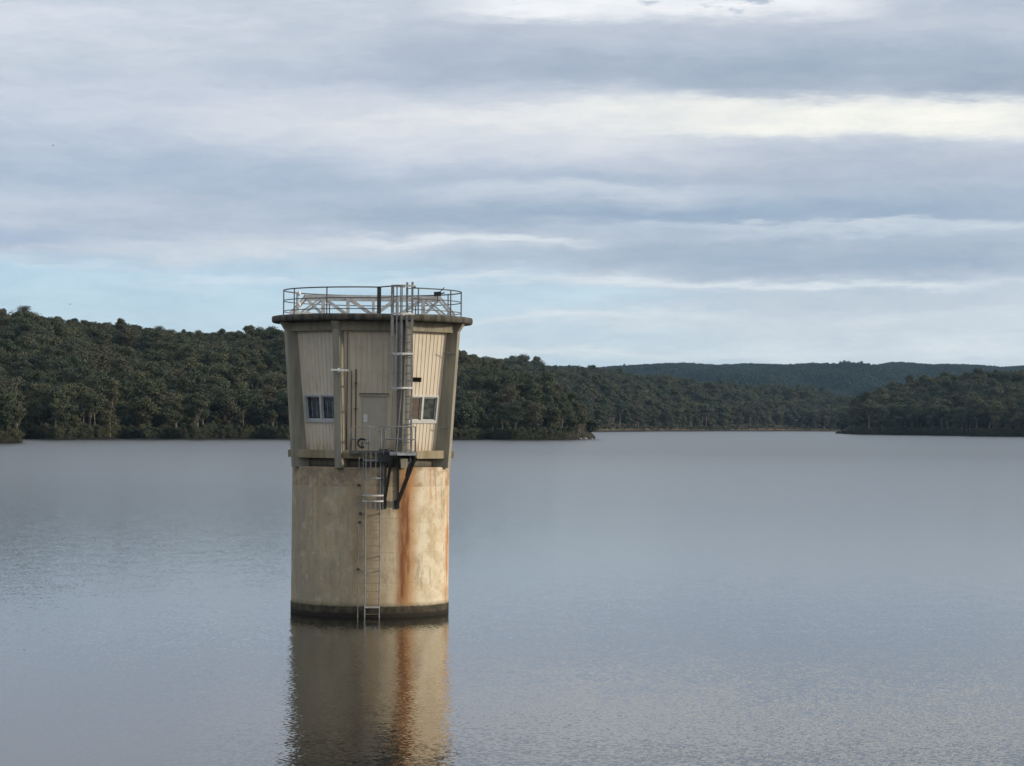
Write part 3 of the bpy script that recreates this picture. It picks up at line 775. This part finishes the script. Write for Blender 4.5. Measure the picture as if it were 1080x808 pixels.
def scatter(hill, pxa, pxb, spacing, t0, t1, smin, smax, seed, nvar, sparse=None):
    r_ = random.Random(seed); out = []
    # march in px columns so that ground spacing stays even
    t = t0
    rmid = float(np.mean(hill.sy)); 
    dr = max(hill.rr)
    r = 0.0
    pts = []
    n_rows = max(1, int(dr * (t1 - t0) / spacing))
    for row in range(n_rows + 1):
        rr_ = rmid + dr * (t0 + (t1 - t0) * row / n_rows)
        dpx = spacing / rr_ * F
        px = pxa + r_.random() * dpx
        while px < pxb:
            p_ = px + r_.uniform(-.4, .4) * dpx
            if hill.x0 < p_ < hill.x1:
                drl = smooth_interp(hill.px, hill.rr, p_)
                t = t0 + ((t1 - t0) * (row + r_.uniform(-.4, .4)) / n_rows) * dr / max(drl, 1)
                if t0 - .001 <= t <= t1 + .1 * (dr / max(drl, 1)) and t <= 1.6:
                    t = max(t, t0); smx = smax if t < .8 else smin + .3 * (smax - smin)
                    x, y, z = hill.at(p_, t)
                    pts.append((x, y, z, r_.uniform(smin, smx) * (1.15 if r_.random() < .06 else 1), r_.uniform(0, 2 * PI), r_.randrange(nvar), p_, t))
            px += dpx
    return pts
L_pts = scatter(left, -260, 612, 7.0, .004, 1.25, .75, 1.5, 11, 8)
L_pts += scatter(left, -260, 600, 5.0, .82, 1.12, .72, .9, 21, 8)
cape_pts = scatter(cape, -260, 23.5, 5.0, .05, 1.3, .6, .95, 12, 8)
C_pts = scatter(central, 420, 1250, 11.5, .03, 1.15, 1.15, 2.2, 13, 8)
C_pts += scatter(central, 420, 1250, 8.5, .85, 1.08, 1.1, 1.35, 22, 8)
R_pts = scatter(rightp, 881, 1330, 11.0, .006, 1.2, 1.1, 2.1, 14, 8)
R_pts = [p[:3] + (p[3] * min(1, .42 + max(0, p[6] - 883) / 40),) + p[4:] for p in R_pts]
L_pts = [p[:3] + (p[3] * min(1, .5 + max(0, 620 - p[6]) / 60),) + p[4:] for p in L_pts]
R_pts += scatter(rightp, 930, 1330, 7.5, .8, 1.1, 1.0, 1.25, 23, 8)
F_pts = scatter(far, 420, 1400, 10.0, .88, 1.06, .9, 1.3, 25, 5)
F_pts += scatter(far, 420, 1400, 15.0, .0, 1.12, .9, 1.5, 15, 5)
# bushes hanging over the waterline (undergrowth)
U_pts = []
for hl, a, b_, st, s_ in ((left, -200, 596, .8, .42), (rightp, 882, 1250, .6, .5), (central, 480, 900, 1.6, .35), (cape, -200, 23, 1.2, .36)):
    px = a
    while px < b_:
        tp = 1.0
        if hl is rightp: tp = min(1, .35 + (px - 882) / 45)
        x, y, z = hl.at(px, random.uniform(.0, .012) if hl is not central else random.uniform(.01, .05)); U_pts.append((x, y, z - .9, s_ * tp * random.uniform(.6, 1.3), random.uniform(0, 6.28), random.choice((0, 2, 5, 7)))); px += st * random.uniform(.5, 1.5)
# 300 trees that show largest become individuals
def rdist(p): return math.hypot(p[0], p[1])
vis = [p for p in cape_pts if p[6] > -4 and p[7] < .9] + [p for p in L_pts if 20 < p[6] < 296 or 494 < p[6]]
cap_ids = set(id(p) for p in vis if p in cape_pts)
cap_sel = sorted([p for p in vis if id(p) in cap_ids], key=rdist)[:16]
lw = sorted([p for p in vis if id(p) not in cap_ids and p[6] < 300], key=lambda p: p[7])[:170]
rw = sorted([p for p in vis if id(p) not in cap_ids and p[6] > 480], key=lambda p: p[7])[:100]
sel = cap_sel + lw + rw
selid = set(id(p) for p in sel)
rest = [p for p in L_pts + cape_pts if id(p) not in selid]
lab = {
    ('cape', 0): ('low bushy tree on the small point at the far left edge of the shore', 'bushy trees on the far left point'),
    ('cape', 1): ('open-crowned gum tree on the small point at the far left edge', 'open gum trees on the far left point'),
    ('cape', 2): ('slim pale-trunked gum tree on the small point at the far left edge', 'pale gum trees on the far left point'),
    ('left', 0): ('dense bushy low-crowned gum tree on the wooded shore left of the tower', 'bushy gum trees on the shore left of the tower'),
    ('left', 1): ('broad open-crowned gum tree on the wooded shore left of the tower', 'open gum trees on the shore left of the tower'),
    ('left', 2): ('slim gum tree with pale bare trunk on the wooded shore left of the tower', 'pale gum trees on the shore left of the tower'),
    ('point', 0): ('dense bushy low-crowned gum tree on the wooded point just right of the tower', 'bushy gum trees on the point right of the tower'),
    ('point', 1): ('broad open-crowned gum tree on the wooded point just right of the tower', 'open gum trees on the point right of the tower'),
    ('point', 2): ('slim gum tree with pale bare trunk on the wooded point just right of the tower', 'pale gum trees on the point right of the tower')}
for p in sel:
    zone = 'cape' if id(p) in cap_ids else ('left' if p[6] < 300 else 'point')
    me_c, me_t, sty, h = protos[p[5]]
    e = empty('gum_tree', p[:3], p[4]); e.scale = (p[3],) * 3
    l_, g_ = lab[(zone, sty)]; tag(e, l_, 'tree', g_)
    for nm, me in (('trunk', me_t), ('crown', me_c)):
        o = bpy.data.objects.new(nm, me); C.objects.link(o); o.parent = e
def single(name, px, t, hill, seed, h, spread, nclump, leaves, leaf, low, lean, label, r=.16, rz=0):
    trunk, V = make_tree_data(seed, h, spread, nclump, leaves, leaf, low, lean, r)
    e = empty(name, hill.at(px, t), rz); tag(e, label, 'tree')
    o = bpy.data.objects.new('trunk', mesh_from('trunk', trunk.v, trunk.f, [BARK])); C.objects.link(o); o.parent = e
    nq = len(V) // 4
    o = bpy.data.objects.new('crown', mesh_from('crown', V.tolist(), [(4 * j, 4 * j + 1, 4 * j + 2, 4 * j + 3) for j in range(nq)], [LEAF])); C.objects.link(o); o.parent = e
single('gum_tree', 621, .05, left, 71, 9, 5.0, 13, 230, .45, .42, 2.2, 'low tree leaning out over the water at the very tip of the wooded point', .2)
single('gum_tree', 609, .05, left, 72, 12, 4.6, 15, 230, .45, .55, 1.2, 'tree with water showing under its crown just behind the leaning tip tree', .2)
single('gum_tree', 167, .22, left, 73, 19, 3.2, 13, 220, .45, .55, .6, 'tall pale bare-trunked gum standing out of the wood midway up the left hillside', .32)
single('gum_tree', 548, .97, left, 78, 13, 3.4, 9, 240, .45, .5, 0, 'round-topped gum standing up on the skyline just right of the tower cabin', .2)
single('gum_tree', 25, 1.0, left, 75, 15, 5.5, 18, 240, .45, .5, 0, 'tall broad gum forming the highest bump of the skyline at the far left', .22)
wood('hillside_wood', rest, pc, 8, 'dense grey-green gum wood covering the hillside behind the tower')
wood('central_wood', C_pts, pc, 8, 'gum wood on the middle hill above the tan lake bank right of the tower')
wood('headland_wood', R_pts, pc, 8, 'dark gum wood covering the headland at the right edge')
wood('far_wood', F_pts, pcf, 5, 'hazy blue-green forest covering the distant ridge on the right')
o = wood('undergrowth', U_pts, pc, 8, 'low dark scrub along the waterline under the trees'); o['category'] = 'scrub'
# pale drowned branches / rocks at the tip
for i, (px, sz) in enumerate(((612, .9), (617, 1.2), (624, .8))):
    x, y, z = left.at(px, .0); mb = MB(); rr_ = random.Random(i)
    prof = [(.1, -1), (sz * .9, -.4), (sz, .1), (sz * .75, .5 * sz), (sz * .3, .7 * sz)]
    mb.lathe(prof, 9)
    mb.v = [(v[0] * rr_.uniform(.8, 1.25), v[1] * rr_.uniform(.8, 1.25), v[2] * rr_.uniform(.85, 1.2)) for v in mb.v]
    M.setdefault('rock', plain('pale_rock', (.32, .29, .25), .9, 0, .4, 2))
    o = mb.build('rock', M['rock']); o.location = (x, y - 3, 0)
    tag(o, ['pale shore rock at the wooded point, leftmost of three', 'largest pale shore rock at the wooded point, middle of three', 'pale rock at the outermost tip of the wooded point, rightmost of three'][i], 'rock', 'rocks at the tip of the wooded point')

# ------------------------------------------------------------------ BIRDS
def bird(px, py, dist, span, rz, label):
    d_ = ray(px, py); p = Vector((0, 0, CAMZ)) + d_ * (dist / d_.y)
    e = empty('bird', p, rz); tag(e, label, 'bird', 'birds flying over the lake')
    mb = MB(); s_ = span
    mb.tube([(-.28 * s_, 0, 0), (-.15 * s_, 0, .0), (0, 0, .01), (.12 * s_, 0, .015 * s_), (.2 * s_, 0, .03 * s_), (.27 * s_, 0, .02 * s_)], .055 * s_, 8, taper=[.3, .7, 1, .8, .55, .1])
    k = 0
    for sg in (-1, 1):
        pts = [(.10, 0, .01), (.07, .25, .12), (-.05, .52, .10), (-.12, .45, .09), (-.10, .22, .10), (-.10, 0, .01)]
        top = [(a * s_, b_ * sg * s_, c_ * s_ + .006) for a, b_, c_ in pts]; bot = [(a * s_, b_ * sg * s_, c_ * s_ - .006) for a, b_, c_ in pts]
        mb.face(top); mb.face(bot[::-1])
        for i in range(6): mb.face([bot[i], bot[(i + 1) % 6], top[(i + 1) % 6], top[i]])
    mb.build('body', M['rail'], e)
bird(56, 153.5, 300, .5, R(20), 'small dark bird high in the grey cloud at upper left')
bird(74, 321.0, 300, .5, R(-15), 'small dark bird low in the blue sky just above the left wooded ridge')

RW = .27
# ------------------------------------------------------------------ WATER + GROUND
m, g, b = new_mat('lake_water'); co = g.coord()
x, y, z = g.xyz(co)
def nvec(scale, det, sx=1.0, sy=1.0):
    n = g.noise(g.vec(g.mul(x, sx), g.mul(y, sy), 0.0), scale, det, .6, 'Color')
    return g.xyz(n)
w1 = nvec(8.0, 2, 1.0, .7); w2 = nvec(.8, 1, 1, .7)
patch = g.noise(g.vec(g.mul(x, .35), y, 0), .02, 4, .6)
amp = g.mul(g.mr(patch, .35, .65, .85, 1.12), g.mr(y, 60, 600, .60, .25, False))
def slope(i):
    a = g.mul(g.sub(w1[i], .5), 0.50 if i == 0 else .12); b2 = g.mul(g.sub(w2[i], .5), .10 if i == 0 else .018)
    return g.mul(g.add(a, b2), amp)
nv = g.vec(slope(0), slope(1), 1.0)
vn = g.n.new('ShaderNodeVectorMath'); vn.operation = 'NORMALIZE'; g.l.new(nv, vn.inputs[0])
g.l.new(vn.outputs[0], b.inputs['Normal'])
b.inputs['Base Color'].default_value = (.012, .012, .010, 1); b.inputs['IOR'].default_value = 1.31
g.put(b.inputs['Roughness'], g.mr(g.m('SQRT', g.m('MAXIMUM', g.sub(y, 90), 0.0)), 1, 24, .05, RW, False))
mb = MB(); S = 12000.0
mb.face([(-S, -2000, 0), (S, -2000, 0), (S, 9000, 0), (-S, 9000, 0)])
o = mb.build('water', m); o['kind'] = 'structure'
m, g, b = new_mat('lake_bed'); n = g.noise(g.coord(), .01, 4, .6)
g.put(b.inputs['Base Color'], g.mix(n, (.05, .045, .03), (.08, .07, .045))); b.inputs['Roughness'].default_value = 1
mb = MB(); mb.face([(-12500, -3200, -5), (12500, -3200, -5), (12500, 10800, -5), (-12500, 10800, -5)])
o = mb.build('ground', m); o['kind'] = 'structure'

# ------------------------------------------------------------------ HAZE
m = bpy.data.materials.new('haze_air'); m.use_nodes = True; g = G(m.node_tree); g.n.clear()
out = g.n.new('ShaderNodeOutputMaterial'); pv = g.n.new('ShaderNodeVolumePrincipled')
pv.inputs['Color'].default_value = (.42, .70, 1.0, 1); pv.inputs['Density'].default_value = HAZE = 2.05e-5; pv.inputs['Anisotropy'].default_value = .2
g.l.new(pv.outputs[0], out.inputs['Volume'])
mb = MB(); mb.box(-12600, 12600, -3300, 10900, -6, 240); o = mb.build('haze', m); tag(o, kind='stuff')
tag(o, 'thin blue haze over the lake and distant hills', 'haze')

# ------------------------------------------------------------------ SKY
SUN_AZ = R(84); SUN_EL = R(16)     # azimuth measured clockwise (to the right) from the direction tower -> camera
w = bpy.data.worlds.new('World'); scene.world = w; w.use_nodes = True
try: w.cycles.sampling_method = 'MANUAL'; w.cycles.sample_map_resolution = 256
except Exception: pass
g = G(w.node_tree); bg = g.n['Background']
# sun comes from +x (right); tower->camera is -y, so direction to the sun:
sd = Vector((math.sin(SUN_AZ) * math.cos(SUN_EL), -math.cos(SUN_AZ) * math.cos(SUN_EL), math.sin(SUN_EL)))
sky = g.n.new('ShaderNodeTexSky'); sky.sky_type = 'NISHITA'; sky.sun_disc = False
sky.sun_elevation = SUN_EL; sky.sun_rotation = math.atan2(sd.x, sd.y)
sky.air_density = 1.0; sky.dust_density = 1.5; sky.ozone_density = 1.5
gen = g.coord('Generated'); nx, ny, nz = g.xyz(gen)
az = g.m('ARCTAN2', nx, ny); el = g.m('ARCSINE', nz)
U = g.add(g.mul(az, 2700), 540.0)
Vv = g.sub(g.add(445.5, g.mul(g.sub(U, 540.0), .0087)), g.mul(el, 2700))
sc_ = .002
wu = g.sub(g.noise(g.vec(g.mul(U, .0045), g.mul(Vv, .02), 3.1), 1, 5, .6), .5)
wv = g.sub(g.noise(g.vec(g.mul(U, .0028), g.mul(Vv, .013), 9.7), 1, 6, .62), .5)
U2 = g.add(U, g.mul(wu, 420)); wf = g.sub(g.noise(g.vec(g.mul(U, .012), g.mul(Vv, .06), 4.4), 1, 5, .65), .5)
V2 = g.add(g.add(Vv, g.mul(wv, 60)), g.mul(wf, 26))
STR = 0.1
def sc(c): return tuple(v / STR for v in lin(c))
# overall cloud deck colour
big = g.noise(g.vec(g.mul(U, .0016), g.mul(Vv, .0075), 1.7), 1, 6, .58)
soft = g.noise(g.vec(g.mul(U, .0045), g.mul(Vv, .028), 5.3), 1, 5, .6)
deck = g.mix(g.mr(g.add(g.mul(big, .65), g.mul(soft, .35)), .36, .64), sc((180, 192, 210)), sc((216, 221, 232)))
# clear strips
clear = g.mix(.9, sky.outputs[0], g.mix(g.mr(Vv, 250, 420), sc((190, 219, 240)), sc((212, 230, 240))))
left_clear = g.mul(g.mr(V2, 262, 290), g.mr(U2, 640, 420))
col = g.mix(left_clear, deck, clear)
col = g.mix(g.mul(g.mul(g.mr(V2, 285, 310), g.mr(U2, 400, 560)), g.mr(U2, 620, 900, .8, .35)), col, clear)
def feat(col, cu, cv, wu_, wv_, c, a, hard=2.0, tilt=0.0):
    du = g.m('MULTIPLY_ADD', U2, 1 / wu_, -cu / wu_)
    dv = g.m('MULTIPLY_ADD', V2, 1 / wv_, -cv / wv_) if not tilt else g.mul(g.sub(g.sub(V2, cv), g.mul(g.sub(U, cu), tilt)), 1 / wv_)
    du = g.mul(du, du); dv = g.mul(dv, dv)
    if hard > 2.4: dv = g.mul(dv, dv)
    f = g.m('EXPONENT', g.m('MULTIPLY_ADD', du, -1.0, g.mul(dv, -1.0)))
    n = g.n.new('ShaderNodeMix'); n.data_type = 'RGBA'; n.clamp_factor = False
    g.put(n.inputs['Factor'], g.mul(f, a)); g.put(n.inputs[6], col); g.put(n.inputs[7], sc(c)); return n.outputs[2]
FE = [
 (120, 45, 330, 55, (211, 218, 229), .85), (60, 30, 160, 16, (222, 226, 238), .6), (80, 120, 260, 35, (203, 211, 227), .7), (120, 185, 300, 38, (176, 191, 213), .85),
 (150, 222, 260, 12, (204, 210, 224), .65), (40, 256, 120, 8, (176, 192, 216), .9),
 (390, 100, 260, 40, (206, 212, 227), .85), (300, 200, 190, 24, (173, 188, 209), .8),
 (470, 36, 150, 24, (184, 193, 209), .8), (860, 30, 380, 30, (196, 202, 216), .8),
 (830, 77, 400, 28, (164, 179, 198), .98), (1040, 95, 200, 16, (160, 173, 193), .85), (560, 70, 260, 24, (172, 184, 203), .8),
 (500, 140, 300, 28, (222, 225, 233), .9), (640, 118, 220, 20, (226, 228, 234), .8),
 (880, 178, 330, 20, (187, 195, 211), .85), (620, 190, 200, 12, (172, 187, 209), .75), (620, 206, 150, 9, (210, 217, 228), .7),
 (720, 232, 460, 17, (159, 178, 201), .97), (1000, 248, 240, 6, (207, 216, 228), .8), (820, 245, 200, 4, (208, 217, 228), .6),
 (820, 272, 460, 15, (166, 183, 203), .97), (460, 260, 110, 6, (232, 236, 241), .95), (300, 268, 200, 8, (212, 220, 230), .8),
 (720, 297, 280, 5, (228, 234, 240), .9), (980, 315, 240, 20, (199, 209, 221), .9), (900, 298, 120, 4, (224, 231, 237), .7),
 (640, 316, 110, 8, (198, 222, 233), .75), (800, 345, 240, 14, (218, 225, 232), .85), (1000, 350, 240, 25, (211, 219, 228), .8),
 (900, 372, 320, 10, (224, 231, 237), .85), (600, 338, 170, 5, (226, 232, 238), .8), (250, 295, 120, 6, (212, 226, 239), .75),
 (100, 283, 130, 4, (206, 221, 236), .6), (560, 378, 200, 6, (224, 231, 236), .8)]
for (cu, cv, a_, b_, c_, al) in FE: col = feat(col, cu, cv, a_, b_, c_, al)
col = feat(col, 930, 130, 260, 19, (252, 250, 243), 1.0, 3.0, .012)
col = feat(col, 700, 122, 160, 12, (236, 236, 236), .6, 2.5)
# bright broken gap near the top of the frame
gapn = g.noise(g.vec(g.mul(U, .006), g.mul(Vv, .03), 22.0), 1, 6, .65)
gm = g.mul(g.mul(g.mr(g.add(Vv, g.mul(wf, 30)), 34, 12), g.mr(g.m('ABSOLUTE', g.sub(U, 690)), 270, 150)), g.mr(gapn, .40, .47))
col = g.mix(g.mul(gm, .95), col, sc((244, 245, 250)))
# above and around the frame: broken stratocumulus, brighter toward the sun side
hi_n = g.noise(g.vec(g.mul(nx, 2.2), g.mul(ny, 2.2), g.mul(nz, 7)), 1.4, 6, .6)
hi = g.mix(g.mr(hi_n, .38, .62), sc((190, 200, 217)), sc((244, 247, 251)))
hi = g.mix(g.mr(nx, .2, 1.0, 0, .6), hi, tuple(1.2 * v for v in sc((255, 249, 238))))
hi = g.mix(.15, hi, sky.outputs[0])
outv = g.m('MAXIMUM', g.mr(Vv, 10, -260), g.mr(g.m('ABSOLUTE', g.sub(U, 540)), 900, 1700))
col = g.mix(outv, col, hi)
# light mottling
mot = g.noise(g.vec(g.mul(U, .009), g.add(g.mul(Vv, .045), g.mul(wf, 1.5)), 0), 1, 8, .68)
col = g.mix(1.0, col, g.vec(g.mr(mot, .3, .7, .915, 1.055), g.mr(mot, .3, .7, .945, 1.06), g.mr(mot, .3, .7, .955, 1.03)), 'MULTIPLY')
g.put(bg.inputs['Color'], col); bg.inputs['Strength'].default_value = STR
sun_d = bpy.data.lights.new('sun', 'SUN'); sun_d.energy = 2.8; sun_d.angle = R(5); sun_d.color = (1, .87, .70)
sun = bpy.data.objects.new('sun', sun_d); C.objects.link(sun); sun.rotation_euler = sd.to_track_quat('Z', 'Y').to_euler(); sun.location = (60, 60, 60)

# ------------------------------------------------------------------ render
vs = scene.view_settings; vs.view_transform = 'Standard'; vs.look = 'None'; vs.gamma = 1; vs.exposure = 0
scene.render.engine = 'CYCLES'
try: scene.cycles.volume_bounces = 0; scene.cycles.max_bounces = 6; scene.cycles.transparent_max_bounces = 4
except Exception: pass
scene.render.resolution_x = 1024; scene.render.resolution_y = 766
print('trees', len(sel), len(rest), len(C_pts), len(R_pts), len(F_pts))
